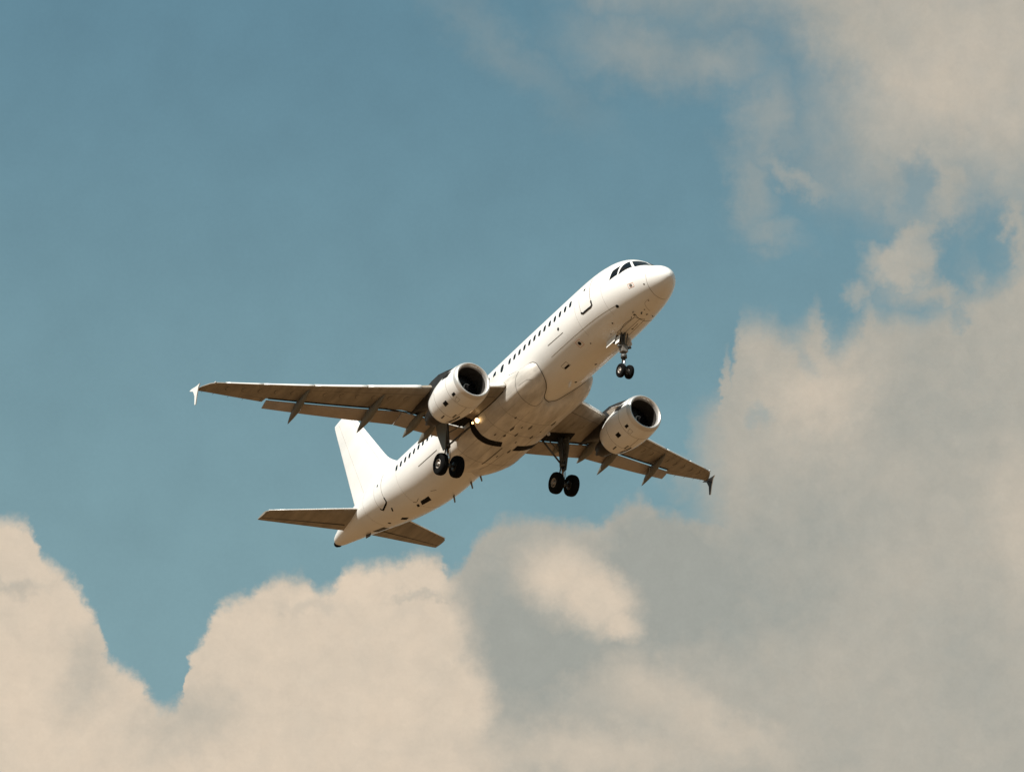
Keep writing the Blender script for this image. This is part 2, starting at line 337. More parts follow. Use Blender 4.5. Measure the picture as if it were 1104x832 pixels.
def patch(name, corners, m, parent, surf=fus, off=.006, nu=8, nv=8, round_=0.0, label=None):
    """a panel following the skin: corners (s,th) in order, bilinear; with rim down to the skin"""
    rows = []
    c = corners
    for i in range(nu+1):
        u = i/nu; row = []
        for j in range(nv+1):
            v = j/nv
            uu, vv = u, v
            if round_:
                a, b2 = 2*u-1, 2*v-1
                k = 1-round_*(a*a*b2*b2)
                uu, vv = (a*k+1)/2, (b2*k+1)/2
            s = (1-uu)*((1-vv)*c[0][0]+vv*c[1][0])+uu*((1-vv)*c[3][0]+vv*c[2][0])
            th = (1-uu)*((1-vv)*c[0][1]+vv*c[1][1])+uu*((1-vv)*c[3][1]+vv*c[2][1])
            row.append((s, th))
        rows.append(row)
    mb = MB(); mb.grid([[surf(s, th, off) for s, th in r] for r in rows])
    ring = rows[0]+[r[-1] for r in rows[1:]]+rows[-1][::-1][1:]+[r[0] for r in rows[::-1]][1:-1]
    mb.grid([[surf(s, th, off) for s, th in ring], [surf(s, th, -.01) for s, th in ring]], close=True, smooth=False)
    o = mb.build(name, m, parent)
    if label: o['label'] = label
    return o
def ribbon(mb, path, wd, surf=fus, off=.004, close=False):
    """a narrow band following the skin along (s,th) points"""
    P = []
    n = len(path)
    for i in range(n if close else n-1):
        a = path[i]; b = path[(i+1) % n]
        L = math.hypot(a[0]-b[0], (a[1]-b[1])*.034); k = max(1, int(L/.12))
        for q in range(k): P.append((a[0]+(b[0]-a[0])*q/k, a[1]+(b[1]-a[1])*q/k))
    P.append(path[0] if close else path[-1])
    rows = []
    for i, (s, th) in enumerate(P):
        a = surf(*P[max(i-1, 0)], off); b = surf(*P[min(i+1, len(P)-1)], off); p = surf(s, th, off)
        n_ = surf(s, th, off+.05)-p; tg = (b-a)
        if tg.length < 1e-6: continue
        sd_ = tg.cross(n_).normalized()*wd/2
        rows.append([p-sd_-n_*.2, p-sd_, p+sd_, p+sd_-n_*.2])
    mb.grid(rows, smooth=False)
    return mb
def smooth_path(pts, k=6, close=False):
    out = []; n = len(pts)
    rng = range(n) if close else range(n-1)
    for i in rng:
        p0 = pts[i-1] if (i > 0 or close) else pts[i]; p1 = pts[i]; p2 = pts[(i+1) % n]; p3 = pts[(i+2) % n] if (close or i+2 < n) else p2
        for q in range(k):
            t = q/k
            out.append(tuple(.5*((2*p1[d])+(-p0[d]+p2[d])*t+(2*p0[d]-5*p1[d]+4*p2[d]-p3[d])*t*t+(-p0[d]+3*p1[d]-3*p2[d]+p3[d])*t**3) for d in (0, 1)))
    if not close: out.append(pts[-1])
    return out

# --- passenger windows, both sides
def win_z(s): return .66-.012*(s-7)
def window(s, side, w_=.13, h_=.19):
    z = win_z(s); rows = []; n = 16
    mb = MB(); ring = []
    for k in range(n):
        a = 2*math.pi*k/n; ca, sa = math.cos(a), math.sin(a)
        q = (abs(ca)**3+abs(sa)**3)**(-1/3)
        ring.append((s+w_*ca*q, th_for_z(s, z+h_*sa*q, side)))
    c = th_for_z(s, z, side)
    o = len(mb.v); mb.v += [tuple(fus(s, c, .006))]+[tuple(fus(a, b_, .006)) for a, b_ in ring]
    for k in range(n): mb.f.append((0, 1+k, 1+(k+1) % n)); mb.smooth.append(True)
    mb.grid([[fus(a, b_, .006) for a, b_ in ring], [fus(a, b_, -.01) for a, b_ in ring]], close=True, smooth=False)
    return mb.build('passenger_window', M['glass'], fuse)
ws = [6.72+.545*k for k in range(13)]
wa = [15.62+.545*k for k in range(21)]
for side in (-1, 1):
    for s in ws+wa: window(s, side)
    for s in (14.1, 14.96):
        o = window(s, side, .165, .25); o.name = 'exit_window'
        fr = MB(); z0, z1 = win_z(s)-.52, win_z(s)+.42
        ribbon(fr, smooth_path([(s-.27, th_for_z(s, z0, side)), (s-.27, th_for_z(s, z1, side)), (s+.27, th_for_z(s, z1, side)), (s+.27, th_for_z(s, z0, side))], 4, True), .018, off=.003, close=True)
        fr.build('exit_outline', M['seamlight'], o)

# --- flight deck windows
def plate(name, pts, m, parent, k=8, side=-1, off=.008):
    """straight-edged pane laid over the curved nose: corners (s, th)"""
    c = [raw(a, b*side) for a, b in pts]
    def onskin(p, o):
        s = -p.x; T, B, W, C = sect(s); dz = p.z-C
        return fus(s, math.degrees(math.atan2(p.y/W, dz/((T-C) if dz > 0 else (C-B)))), o)
    rows = [[(c[0]*(1-v)+c[1]*v)*(1-u)+(c[3]*(1-v)+c[2]*v)*u for v in [j/k for j in range(k+1)]] for u in [i/k for i in range(k+1)]]
    mb = MB(); mb.grid([[onskin(p, off) for p in q] for q in rows])
    ring = rows[0]+[q[-1] for q in rows[1:]]+rows[-1][::-1][1:]+[q[0] for q in rows[::-1]][1:-1]
    mb.grid([[onskin(p, off) for p in ring], [onskin(p, -.01) for p in ring]], close=True, smooth=False)
    return mb.build(name, m, parent)
COCK = [('flight_deck_window', [(1.28, 3), (1.92, 3), (2.28, 28), (1.73, 48)]),
        ('flight_deck_window', [(1.86, 51), (2.38, 31), (2.51, 49), (2.57, 74)]),
        ('flight_deck_window', [(2.66, 73), (2.66, 50), (3.08, 61), (3.22, 80)])]
for side in (-1, 1):
    for nme, c in COCK:
        o = plate(nme, [(a, b) for a, b in c], M['glass'], fuse, side=side, k=8)

# --- doors
def door(s0, s1, z0, z1, side, name, parent=fuse, thick=True, r=.1):
    d = patch(name, [(s0, th_for_z(s0, z1, side)), (s1, th_for_z(s1, z1, side)), (s1, th_for_z(s1, z0, side)), (s0, th_for_z(s0, z0, side))], M['paint'], parent, off=.012, round_=.04, nu=14, nv=8)
    sm = (s0+s1)/2
    out_ = [(s0, z0+r), (s0, z1-r), (s0+r, z1), (s1-r, z1), (s1, z1-r), (s1, z0+r), (s1-r, z0), (s0+r, z0)]
    path = [(a, th_for_z(a, z, side)) for a, z in out_]
    ribbon(MB(), path, .03, off=.013, close=True).build('door_outline', M['seamlight'], d)
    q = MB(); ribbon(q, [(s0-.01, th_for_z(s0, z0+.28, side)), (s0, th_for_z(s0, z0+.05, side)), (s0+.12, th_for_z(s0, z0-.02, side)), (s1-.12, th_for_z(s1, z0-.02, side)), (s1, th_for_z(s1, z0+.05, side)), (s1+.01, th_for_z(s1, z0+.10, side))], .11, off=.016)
    q.build('door_sill_shadow', M['dark'], d)  # dark strip along the door's bottom: sill plate with its shadow gap painted in
    zz = (z0+z1)/2+.35
    ph = MB(); c0 = th_for_z(sm, zz, side); ribbon(ph, [(sm-.08, c0), (sm+.08, c0)], .15, off=.016); ph.build('door_window', M['glass'], d)
    return d
for side in (-1, 1):
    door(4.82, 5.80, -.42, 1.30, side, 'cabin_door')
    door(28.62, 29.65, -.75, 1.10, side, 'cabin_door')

# --- small marks, hatches and ports on the skin
def disc_on(name, s, th, r, m, surf=fus, off=.01, parent=fuse, n=18):
    mb = MB(); T, B, W, C = sect(s); k = math.degrees(1/ max(.6, (W+T-C)/2))
    ring = [(s+r*math.cos(2*math.pi*i/n), th+r*k*math.sin(2*math.pi*i/n)) for i in range(n)]
    mb.v += [tuple(surf(s, th, off))]+[tuple(surf(a, b_, off)) for a, b_ in ring]
    for i in range(n): mb.f.append((0, 1+i, 1+(i+1) % n)); mb.smooth.append(True)
    mb.grid([[surf(a, b_, off) for a, b_ in ring], [surf(a, b_, -.01) for a, b_ in ring]], close=True, smooth=False)
    return mb.build(name, m, parent)
def square_port(s, th, hs, m1, m2, r):
    k = math.degrees(hs/1.95)
    f = MB(); ribbon(f, [(s-hs, th-k), (s-hs, th+k), (s+hs, th+k), (s+hs, th-k)], .035, off=.008, close=True)
    p = f.build('static_port_outline', m1, fuse)
    disc_on('static_port', s, th, r, m2, parent=p)
def seam(nm, path, wd, m='seamlight', par=None, surf=fus, off=.004, close=False, sm=False):
    q = MB(); ribbon(q, smooth_path(path) if sm else path, wd, surf=surf, off=off, close=close); return q.build(nm, M[m], par or fuse)
square_port(1.87, -107.5, .17, M['orange'], M['rim'], .085)
square_port(7.22, -140, .20, M['orange'], M['dark'], .11)
disc_on('pressure_port', 3.33, -131.7, .10, M['dark'])
disc_on('pressure_port', 6.67, -151.8, .04, M['dark'])
disc_on('drain_port', 8.09, -98.5, .09, M['dark'])
disc_on('drain_port', 30.7, -172, .10, M['dark'])
disc_on('drain_port', 10.36, 170, .07, M['dark'])
disc_on('drain_port', 8.26, 170, .07, M['dark'])
seam('cargo_door_gutter', [(7.8, -109), (9.39, -108.3)], .045, 'seam'); seam('cargo_door_gutter', [(21.9, -109.4), (24.1, -108.8)], .05, 'seam')
seam('skin_seam', [(3.4, -129), (4.7, -127.5), (7.2, -126), (9.6, -126)], .02, sm=True)
seam('radome_seam', [(1.44, -207), (1.21, -168), (1.04, -136), (.91, -98), (.95, -75), (1.05, -55), (1.1, 0)], .022, sm=True)
for s in (3.9, 6.3): seam('skin_seam', [(s, -20-8*k) for k in range(16)], .010)
for s in (21.0, 26.6, 31.4): seam('skin_seam', [(s, -8*k) for k in range(46)], .010)
seam('avionics_hatch_seam', [(3.02, -163), (3.0, -166), (3.15, -174), (3.4, -195), (3.62, -219)], .03, 'seam', sm=True)
seam('avionics_hatch_seam', [(3.27, -163), (3.5, -167), (4.1, -166), (4.78, -172)], .03, 'seam', sm=True)
seam('avionics_hatch_seam', [(3.69, -186), (4.26, -186)], .03, 'seam')
seam('avionics_hatch_seam', [(1.6, -160), (2.0, -162), (2.4, -185)], .016, sm=True)
for s, th, rr_ in [(2.74, 174, .06), (3.05, -165, .07), (4.26, 174, .06), (4.44, -150.5, .05), (1.7, -163, .035), (1.15, -118, .04), (2.4, -172, .035), (5.2, -163, .04)]: disc_on('drain_port', s, th, rr_, M['seam'])
patch('outflow_valve', [(25.25, -160), (25.5, -170), (26.5, -168), (26.15, -159)], M['dark'], fuse)
patch('outflow_valve', [(26.55, -162), (26.75, -168), (26.95, -167), (26.75, -161)], M['dark'], fuse)
seam('outflow_seam', [(26.0, -152), (26.4, -156), (26.7, -153)], .03, 'seam'); seam('outflow_seam', [(24.3, -160), (24.7, -155)], .025, 'seam')
patch('service_panel', [(28.9, -182), (29.15, -172), (29.55, -176), (29.4, -186)], M['dark'], fuse)
patch('service_panel', [(9.05, -152.5), (9.5, -152.5), (9.5, -156), (9.05, -156)], M['dark'], fuse)
seam('panel_outline', [(9.0, -147), (9.0, -156), (9.55, -156), (9.55, -147)], .02, 'seam', close=True)
patch('service_panel', [(28.6, -139), (28.75, -139), (28.98, -147), (28.83, -147)], M['dark'], fuse)
patch('service_panel', [(31.7, -178), (33.1, -178), (33.1, -196), (31.9, -196)], M['seam'], fuse)
q = MB(); q.lathe(fus(37.45, 0)*.5+fus(37.45, 180)*.5, (-1, 0, .08), [(0, .26), (.03, .24), (.22, .19), (.24, .15), (.05, .13), (.04, 0)], 24)
q.build('tail_exhaust', M['dark'], fuse)
q = MB(); p = fus(33.6, -184); q.prism([p+Vector(v) for v in ((.12, -.02, .03), (-.5, -.02, .12), (-.55, -.02, -.08), (-.05, -.02, -.16))], (0, .04, 0)); q.build('tail_bumper', M['seam'], fuse)
# blade antennas under the rear fuselage and behind the nose
def blade(s, th, h, L, sweep=.15, m='paint', nm='blade_antenna'):
    p = fus(s, th); n = (fus(s, th, .5)-p).normalized(); x = Vector((-1, 0, 0)); sd_ = n.cross(x).normalized()*.02
    base = p-n*.03
    mb = MB(); mb.prism([base-sd_, base+x*L-sd_, base+x*(L*.9+sweep)+n*h-sd_, base+x*(L*.35+sweep)+n*h-sd_], sd_*2); return mb.build(nm, M[m], fuse)
for s, th in ((21.8, 154), (22.7, 157), (24.5, 161)): blade(s, th, .42, .16, .12, 'ftf')
blade(2.6, -172, .14, .12, .03, 'seam'); blade(10.2, 180, .3, .3); blade(9, 0, .35, .35); blade(18, 0, .3, .3)
for th in (-158, 158):
    p = fus(2.9, th); n = (fus(2.9, th, .5)-p).normalized()
    MB().tube([p-n*.02, p+n*.09, p+n*.10+Vector((.14, 0, 0))], [.02, .018, .008], 8).build('pitot_probe', M['hot'], fuse)

# ------------------------------------------------------------------ belly fairing
fs0 = pch([0, 78, 96, 105, 111, 120, 129, 145, 157, 168, 180], [14.4, 14.3, 13.9, 12.6, 11.15, 10.85, 10.88, 11.15, 11.65, 12.5, 12.75])
fs1 = pch([0, 78, 95, 110, 130, 150, 180], [19.2, 19.6, 20.4, 21.6, 22.3, 22.2, 21.5])
def fair(s, th, off=0.0):
    a = abs(th) if abs(th) <= 180 else 360-abs(th); s0 = fs0(a); s1 = fs1(a)
    t = (s-s0)/max(.1, s1-s0)
    if t <= 0 or t >= 1: return fus(s, th, off)
    rise = min(1, (s-s0)/1.7); fall = min(1, (s1-s)/3.0)
    k = math.sqrt(max(0, 1-(1-rise)**2))*(math.sin(fall*math.pi/2)**.9)
    bulge = float(np.interp(a, [0, 70, 82, 95, 108, 120, 130, 140, 155, 170, 180], [0, 0, .03, .16, .40, .62, .75, .74, .64, .56, .53]))
    return fus(s, th, .004+k*bulge+off)
fair_ = fair
fm = MB(); ths = [-78-2*i for i in range(103)]
rows = []
NS = 60
for i in range(NS+1):
    u = i/NS; u = u*u*(1.0)*.4+u*.6 if u < 1 else 1
    r = []
    for th in ths:
        a = abs(th) if abs(th) <= 180 else 360-abs(th); s0 = fs0(a); s1 = fs1(a)
        r.append(fair(s0+.001+(s1-s0-.002)*u, th, -.02 if i in (0, NS) else 0.0))
    rows.append(r)
fm.grid(rows); belly = fm.build('belly_fairing', M['fairing'], jet)
q = MB(); edge = [(fs0(abs(th) if abs(th) <= 180 else 360-abs(th))+.0, th) for th in ths if -262 < th < -98]
ribbon(q, edge, .07, surf=fus, off=.02); q.build('fairing_front_seam', M['seam'], belly)
def bseam(path, wd, m='seamlight', sm=False): seam('fairing_seam', path, wd, m, belly, fair, .008, sm=sm)
bseam([(12.0, -112), (12.4, -120), (12.68, -137), (12.82, -159), (12.5, -166)], .022, 'seam', True); bseam([(12.3, -127), (11.6, -128), (11.3, -133)], .012, sm=True)
bseam([(19.6, -171), (17.45, -173)], .06, 'seam')
bseam([(17.9, -182), (20.6, -181)], .02)
for s in (14.4, 15.9, 19.4): bseam([(s, -125-4*k) for k in range(28)], .012)
for th in (-140, -160, -200, -220): bseam([(13.4+.4*k, th) for k in range(18)], .010)

# ------------------------------------------------------------------ wings
def wz(y): t = abs(y)-2.2; return -1.22+.078*t+.0028*t*t
def wle(y): y = abs(y); return 13.32+.535*(y-2.3) if y > 2.3 else 13.32-.9*(2.3-y)
def wte(y): y = abs(y); return 18.75 if y < 6.3 else 18.75+(y-6.3)*(21.72-18.75)/(16.5-6.3)*1.0
def slot(y): y = abs(y); return 18.05 if y < 6.2 else 18.05+(y-6.2)*(20.72-18.05)/(13.2-6.2)
def wfull(y): y = abs(y); return 19.6 if y < 6.2 else 19.6+(y-6.2)*(21.98-19.6)/(16.5-6.2)
def foil(y, x0, c, z0, tc_, cut=1.0, n=18, up=.58, side=1, ang=0.0, blunt=.006):
    """closed airfoil ring at span y; x0 leading-edge station, c chord, z0 lower-surface height"""
    pts = []
    def th_(x): return 5*tc_*(.2969*math.sqrt(x)-.126*x-.3516*x*x+.2843*x**3-.1036*x**4)
    xs = [cut*(1-math.cos(math.pi*i/n))/2 for i in range(n+1)]
    lowmin = max((1-up)*2*th_(x) for x in xs)*c
    for x in reversed(xs): pts.append((x, up*2*th_(x)*c+blunt))
    for x in xs[1:]: pts.append((x, -(1-up)*2*th_(x)*c-blunt))
    ca, sa = math.cos(ang), math.sin(ang)
    return [Vector((-(x0+x*c*ca-z*sa*0), y*side, z0+lowmin+z*ca-x*c*sa)) for x, z in pts]
def wing_z_at(s, y):
    return wz(y)
for side in (-1, 1):
    spans = [1.2, 2.3, 3.2, 4.4, 5.6, 6.2, 7.5, 9, 10.5, 12, 13.2]
    mb = MB(); rows = []
    for y in spans:
        c = wfull(y)-wle(y)+.0; cut = (slot(y)-wle(y))/c
        rows.append(foil(y, wle(y), c, wz(y), .125-.0015*y, cut=cut, side=side, up=.70))
    for y in [13.22, 14, 15, 16.1, 16.4, 16.65, 16.85]:
        x0 = wle(y)+max(0, y-16.1)**2*1.5
        c = wfull(y)-x0+.0
        rows.append(foil(y, x0, c, wz(y), .105, cut=1.0, side=side, up=.70))
    mb.grid(rows, close=True, cap0=True, cap1=True, smooth=True)
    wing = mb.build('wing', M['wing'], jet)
    # bright leading edge slats: thin skin over the nose of the aerofoil
    def slat(y0, y1, n=8):
        mb = MB(); rows = []
        for i in range(n+1):
            y = y0+(y1-y0)*i/n; c = wfull(y)-wle(y); tcx = .125-.0015*y
            ring = foil(y, wle(y)-.05, c, wz(y)-.012, tcx*1.02, cut=1.0, side=side, n=40, up=.70)
            mid = 40; seg = ring[mid-11:mid+4]
            rows.append(seg)
        mb.grid(rows); 
        o = mb.build('slat', M['slat'], wing)
        s_ = o.modifiers.new('thick', 'SOLIDIFY'); s_.thickness = .03; s_.offset = 0
        return o
    slat(2.35, 4.75); 
    for a, b_ in ((6.35, 8.9), (8.95, 11.45), (11.5, 13.9), (13.95, 15.7)): slat(a, b_)
    # flaps: separate aerofoils a little behind and below, drooped
    def flap(y0, y1, nm='flap', droop=13, gap=.17, dz=-.10):
        mb = MB(); rows = []
        for y in (y0, (y0*2+y1)/3, (y0+2*y1)/3, y1):
            x0 = slot(y)+gap-.12; te = (19.2 if y < 6.25 else 19.2+(y-6.2)*(21.45-19.2)/(13.2-6.2))
            c = (te-x0)/math.cos(R_(droop))
            rows.append(foil(y, x0, c, wz(y)+dz, .13, side=side, ang=R_(droop), n=12))
        mb.grid(rows, close=True, cap0=True, cap1=True); return mb.build(nm, M['flap'], wing)
    flap(2.0, 6.18); flap(6.22, 13.15)
    # white shroud edge and dark cove above the flaps
    q = MB()
    for y0, y1 in ((2.3, 13.1),):
        q.tube([(-(slot(y)+.0), y*side, wz(y)+.06) for y in np.linspace(y0, y1, 8)], .02, 8)
    q.build('shroud_edge', M['flap'], wing)
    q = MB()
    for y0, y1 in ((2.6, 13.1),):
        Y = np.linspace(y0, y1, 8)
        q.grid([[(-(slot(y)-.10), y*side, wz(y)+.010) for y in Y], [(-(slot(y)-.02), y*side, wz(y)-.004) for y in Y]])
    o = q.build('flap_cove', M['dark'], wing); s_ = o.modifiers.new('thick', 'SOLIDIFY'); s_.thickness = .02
    # aileron seam and dark flap end block
    q = MB(); Y = np.linspace(13.4, 16.0, 6)
    q.tube([(-(wfull(y)-.45), y*side, wz(y)+.035) for y in Y], .018, 6)
    for y in (13.35, 14.8, 16.05): q.tube([(-(wfull(y)-.45), y*side, wz(y)+.035), (-(wfull(y)-.02), y*side, wz(y)+.06)], .02, 6)
    q.build('aileron_seam', M['seam'], wing)
    q = MB()
    for y in np.arange(3.4, 15.6, .8):   # access panels on the lower skin
        x = (wle(y)*.55+slot(y)*.45); ring = [(-(x+.22*math.cos(a*math.pi/8)), (y+.13*math.sin(a*math.pi/8))*side, wz(y)+.0) for a in range(16)]
        q.tube(ring+[ring[0]], .01, 5, cap=False)
    Y = np.linspace(2.4, 15.8, 16); q.tube([(-(wle(y)+.16*(wfull(y)-wle(y))), y*side, wz(y)+.012) for y in Y], .014, 6)
    q.build('lower_skin_seam', M['seam'], wing)
    # flap track fairings
    def canoe(y, s0, s1, dz, wdt=.20, hgt=.30, tail=.55):
        mb = MB(); rows = []; n = 22
        for i in range(n+1):
            t = i/n; s = s0+(s1-s0)*t
            prof = (math.sin(math.pi*min(1, t*1.15)/2)**.7 if t < .87 else 1)*min(1, (1-t)/.45)**.75
            prof = max(prof, .015)
            zc = wz(y)-.02-hgt*.45*min(1, t*3)+dz*t*t
            rows.append([(-s, side*(y)+wdt*prof*math.sin(k*2*math.pi/16), zc+hgt*prof*math.cos(k*2*math.pi/16)) for k in range(16)])
        mb.grid(rows, close=True, cap0=True, cap1=True); return mb.build('flap_track_fairing', M['ftf'], wing)
    canoe(11.6, 18.55, 21.4, -.58, .22, .32); canoe(7.85, 16.9, 20.4, -.50, .24, .36)
    if side < 0: canoe(5.2, 17.0, 19.95, -.28, .24, .36); canoe(4.05, 17.7, 20.3, -.22, .22, .34)
    else: canoe(6.0, 16.8, 19.6, -.25, .24, .36); canoe(4.0, 17.4, 19.2, -.05, .20, .30)
    # wing tip fence
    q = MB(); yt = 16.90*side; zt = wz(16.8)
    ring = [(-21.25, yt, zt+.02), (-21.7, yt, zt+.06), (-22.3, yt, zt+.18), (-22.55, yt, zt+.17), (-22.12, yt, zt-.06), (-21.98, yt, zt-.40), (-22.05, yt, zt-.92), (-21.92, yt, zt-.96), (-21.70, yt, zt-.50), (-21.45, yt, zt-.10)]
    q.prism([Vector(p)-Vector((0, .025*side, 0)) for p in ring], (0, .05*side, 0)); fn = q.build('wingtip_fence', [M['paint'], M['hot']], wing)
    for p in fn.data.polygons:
        if p.normal.y*side < -.5: p.material_index = 1          # shade on the inboard face, put in as a dark material
    q = MB(); q.lathe((-wle(16.2)-.02, 16.2*side, wz(16.2)+.05), (1, 0, 0), [(-.1, .0), (-.08, .06), (.03, .06), (.10, .0)], 12); q.build('navigation_light', M['navlens'], wing)
    # static dischargers
    for y in (14.2, 15.0, 15.8, 16.4): MB().tube([(-wfull(y)+.02, y*side, wz(y)+.08), (-wfull(y)-.22, y*side, wz(y)+.07)], .008, 5).build('static_discharger', M['hot'], wing)
    # wing root landing light
    q = MB()
    c = Vector((-16.62, 2.30*side, -1.50)); q.lathe(c, (.96, 0, -.28), [(-.16, 0), (-.14, .09), (0, .15), (.05, .15)], 20)
    ho = q.build('light_housing', M['dark'], wing)
    q = MB(); q.lathe(c, (.96, 0, -.28), [(.03, .15), (.07, .13), (.10, .07), (.11, 0)], 24)
    q.build('landing_light', M['lamp'] if side < 0 else M['navlens'], wing)
    if side < 0:
        q = MB(); q.lathe(c+Vector((-.3, -.12, -.02)), (.96, 0, -.28), [(.03, .07), (.07, .05), (.08, 0)], 16); q.build('taxi_light', M['lampsmall'], wing)

    # ---------------- engine
    EY, EZ, E0 = 5.49*side, -2.14, 11.45
    o_ = Vector((-E0, EY, EZ)); ax = Vector((-1, 0, -.02)).normalized()
    outer = [(.02, .955), (.0, .985), (.015, 1.02), (.06, 1.055), (.14, 1.09), (.24, 1.12)]
    q = MB(); q.lathe(o_, ax, [(.24, 1.121), (.45, 1.155), (.8, 1.19), (1.3, 1.205), (1.9, 1.19), (2.5, 1.13), (2.9, 1.04), (3.2, .97), (3.42, .915), (3.43, .89), (3.2, .90), (2.8, .93)], 64)
    nac = q.build('engine', M['paint'], jet)
    q = MB(); q.lathe(o_, ax, [(.26, .865), (.16, .88), (.09, .90), (.04, .925), (.01, .955), (.0, .985), (.015, 1.02), (.06, 1.055), (.14, 1.09), (.25, 1.125)], 64); q.build('inlet_lip', M['lip'], nac)
    q = MB(); q.lathe(o_, ax, [(.25, .866), (.5, .86), (.8, .865), (1.15, .87), (1.6, .86)], 64); q.build('inlet_duct', M['inner'], nac)
    # fan with 24 twisted blades
    q = MB()
    for k in range(24):
        a = 2*math.pi*k/24; rows = []
        for r_, tw, cd in ((.22, 22, .16), (.45, 40, .19), (.66, 54, .20), (.855, 64, .19)):
            er = Vector((0, math.cos(a), math.sin(a))); et = Vector((0, -math.sin(a), math.cos(a))); c = o_+ax*1.15+er*r_
            dv = (ax*math.cos(R_(tw))+et*math.sin(R_(tw)))*cd*.6; nn = (er.cross(dv)).normalized()*.008
            rows.append([c-dv+nn, c+dv+nn, c+dv-nn, c-dv-nn])
        q.grid(rows, close=True, cap0=True, cap1=True)
    q.build('fan', M['fan'], nac)
    q = MB(); q.lathe(o_, ax, [(.62, 0), (.64, .035), (.75, .11), (.92, .19), (1.1, .245), (1.3, .25)], 32); sp = q.build('spinner', M['spin'], nac)
    q = MB()
    pts = []
    for k in range(10):
        a = k*.42; rr = .05+.012*k; d_ = .66+.022*k
        pts.append(o_+ax*(d_-.012)+Vector((0, math.cos(a), math.sin(a)))*rr)
    q.tube(pts, [.012+.0022*k for k in range(10)], 8); q.build('spiral_mark', M['mark'], sp)
    q = MB(); q.lathe(o_, ax, [(1.35, .86), (1.36, 0)], 40); q.build('fan_back', M['dark'], nac)
    q = MB(); q.lathe(o_, ax, [(2.6, .62), (3.1, .62), (3.7, .60), (4.3, .50), (4.75, .42), (4.76, .40), (4.4, .40)], 40); q.build('core_nozzle', M['hot'], nac)
    q = MB(); q.lathe(o_, ax, [(4.2, .27), (4.7, .25), (5.0, .18), (5.3, .07), (5.36, 0)], 28); q.build('exhaust_plug', M['hot'], nac)
    q = MB(); q.lathe(o_, ax, [(2.75, .95), (2.76, .5)], 40); q.build('bypass_back', M['dark'], nac)
    def nsurf(s, th, off=0.0):
        R2 = float(np.interp(s, [0, .06, .14, .24, .45, .8, 1.3, 1.9, 2.5, 2.9, 3.2, 3.42], [.985, 1.055, 1.09, 1.121, 1.155, 1.19, 1.205, 1.19, 1.13, 1.04, .97, .915]))+off
        a = R_(th); return o_+ax*s+Vector((0, math.sin(a), math.cos(a)))*R2
    # ports on the cowl (outboard of each engine is mirrored as on the real thing)
    def cowl(nm, c, m): patch(nm, c, m, nac, surf=nsurf, off=.008, nu=5, nv=5)
    T0 = -118
    cowl('cowl_vent', [(1.45, -125), (1.80, -125), (1.80, -137), (1.45, -137)], M['dark'])
    cowl('cowl_vent', [(.55, -124), (.80, -124), (.80, -132), (.55, -132)], M['dark'])
    cowl('cowl_vent', [(.55, -58), (1.5, -46), (1.5, -64), (.80, -72)], M['dark'])
    cowl('cowl_vent', [(2.5, -150), (2.95, -152), (2.95, -156), (2.5, -154)], M['seam'])
    cowl('cowl_latch', [(1.9, -172), (2.3, -172), (2.3, -176), (1.9, -176)], M['seam'])
    cowl('cowl_vent', [(2.0, -186), (3.1, -182), (3.1, -188), (2.1, -191)], M['dark'])
    q = MB()
    ribbon(q, [(.98, -8*k) for k in range(46)], .02, surf=nsurf); ribbon(q, [(2.35, -8*k) for k in range(46)], .02, surf=nsurf)
    ribbon(q, [(1.0, -180), (3.3, -180)], .03, surf=nsurf); ribbon(q, [(.62, -138), (.9, -141), (.9, -150), (.62, -150)], .02, surf=nsurf, close=True)
    q.build('cowl_seam', M['seamlight'], nac)
    disc_ = [(.45, -150), (.5, -168)]
    # strake on the inboard side
    q = MB(); p0 = nsurf(1.0, 50*-side); p1 = nsurf(2.2, 50*-side); up_ = (nsurf(1.6, 50*-side, .5)-nsurf(1.6, 50*-side)).normalized()
    q.prism([p0, p1, p1+up_*.28, p0+(p1-p0)*.55+up_*.26], (0, .02, .02)); q.build('strake', M['paint'], nac)
    # pylon
    q = MB(); rows = []
    for s, zb, zt, hw in [(12.35, -.98, -.86, .03), (12.9, -1.05, -.66, .20), (13.6, -1.15, -.50, .30), (14.4, -1.5, -.35, .36), (15.2, -1.75, -.35, .36), (16.2, -1.55, -.5, .34), (17.2, -1.2, -.6, .26), (18.0, -.95, -.65, .14), (18.4, -.85, -.7, .02)]:
        rows.append([(-s, EY-hw, zb+.05), (-s, EY-hw*.6, zb), (-s, EY+hw*.6, zb), (-s, EY+hw, zb+.05), (-s, EY+hw, zt-.05), (-s, EY+hw*.5, zt), (-s, EY-hw*.5, zt), (-s, EY-hw, zt-.05)])
    q.grid(rows, close=True, cap0=True, cap1=True); q.build('pylon', M['hot'], nac)

    # ---------------- main landing gear
    gy = 3.72*side; top = Vector((-17.55, gy, -.95)); axl = Vector((-17.72, gy, -4.0 if side < 0 else -3.94))
    q = MB(); q.tube([top, top.lerp(axl, .62)], [.16, .14], 16)
    q.tube([top.lerp(axl, .58), top.lerp(axl, .64)], [.17, .17], 16)
    gear = q.build('main_landing_gear', M['strut'], jet)
    q = MB(); q.tube([top.lerp(axl, .6), axl], .085, 14); q.build('piston', M['chrome'], gear)
    q = MB(); q.tube([axl+Vector((0, -.34, 0)), axl+Vector((0, .34, 0))], .085, 14); q.lathe(axl+Vector((0, -.13, 0)), (0, 1, 0), [(0, 0), (0, .13), (.26, .13), (.26, 0)], 16); q.build('axle', M['strut'], gear)
    q = MB(); k0 = top.lerp(axl, .60)+Vector((-.14, 0, 0)); k2 = axl+Vector((-.10, 0, .10)); k1 = (k0+k2)/2+Vector((-.33, 0, 0))
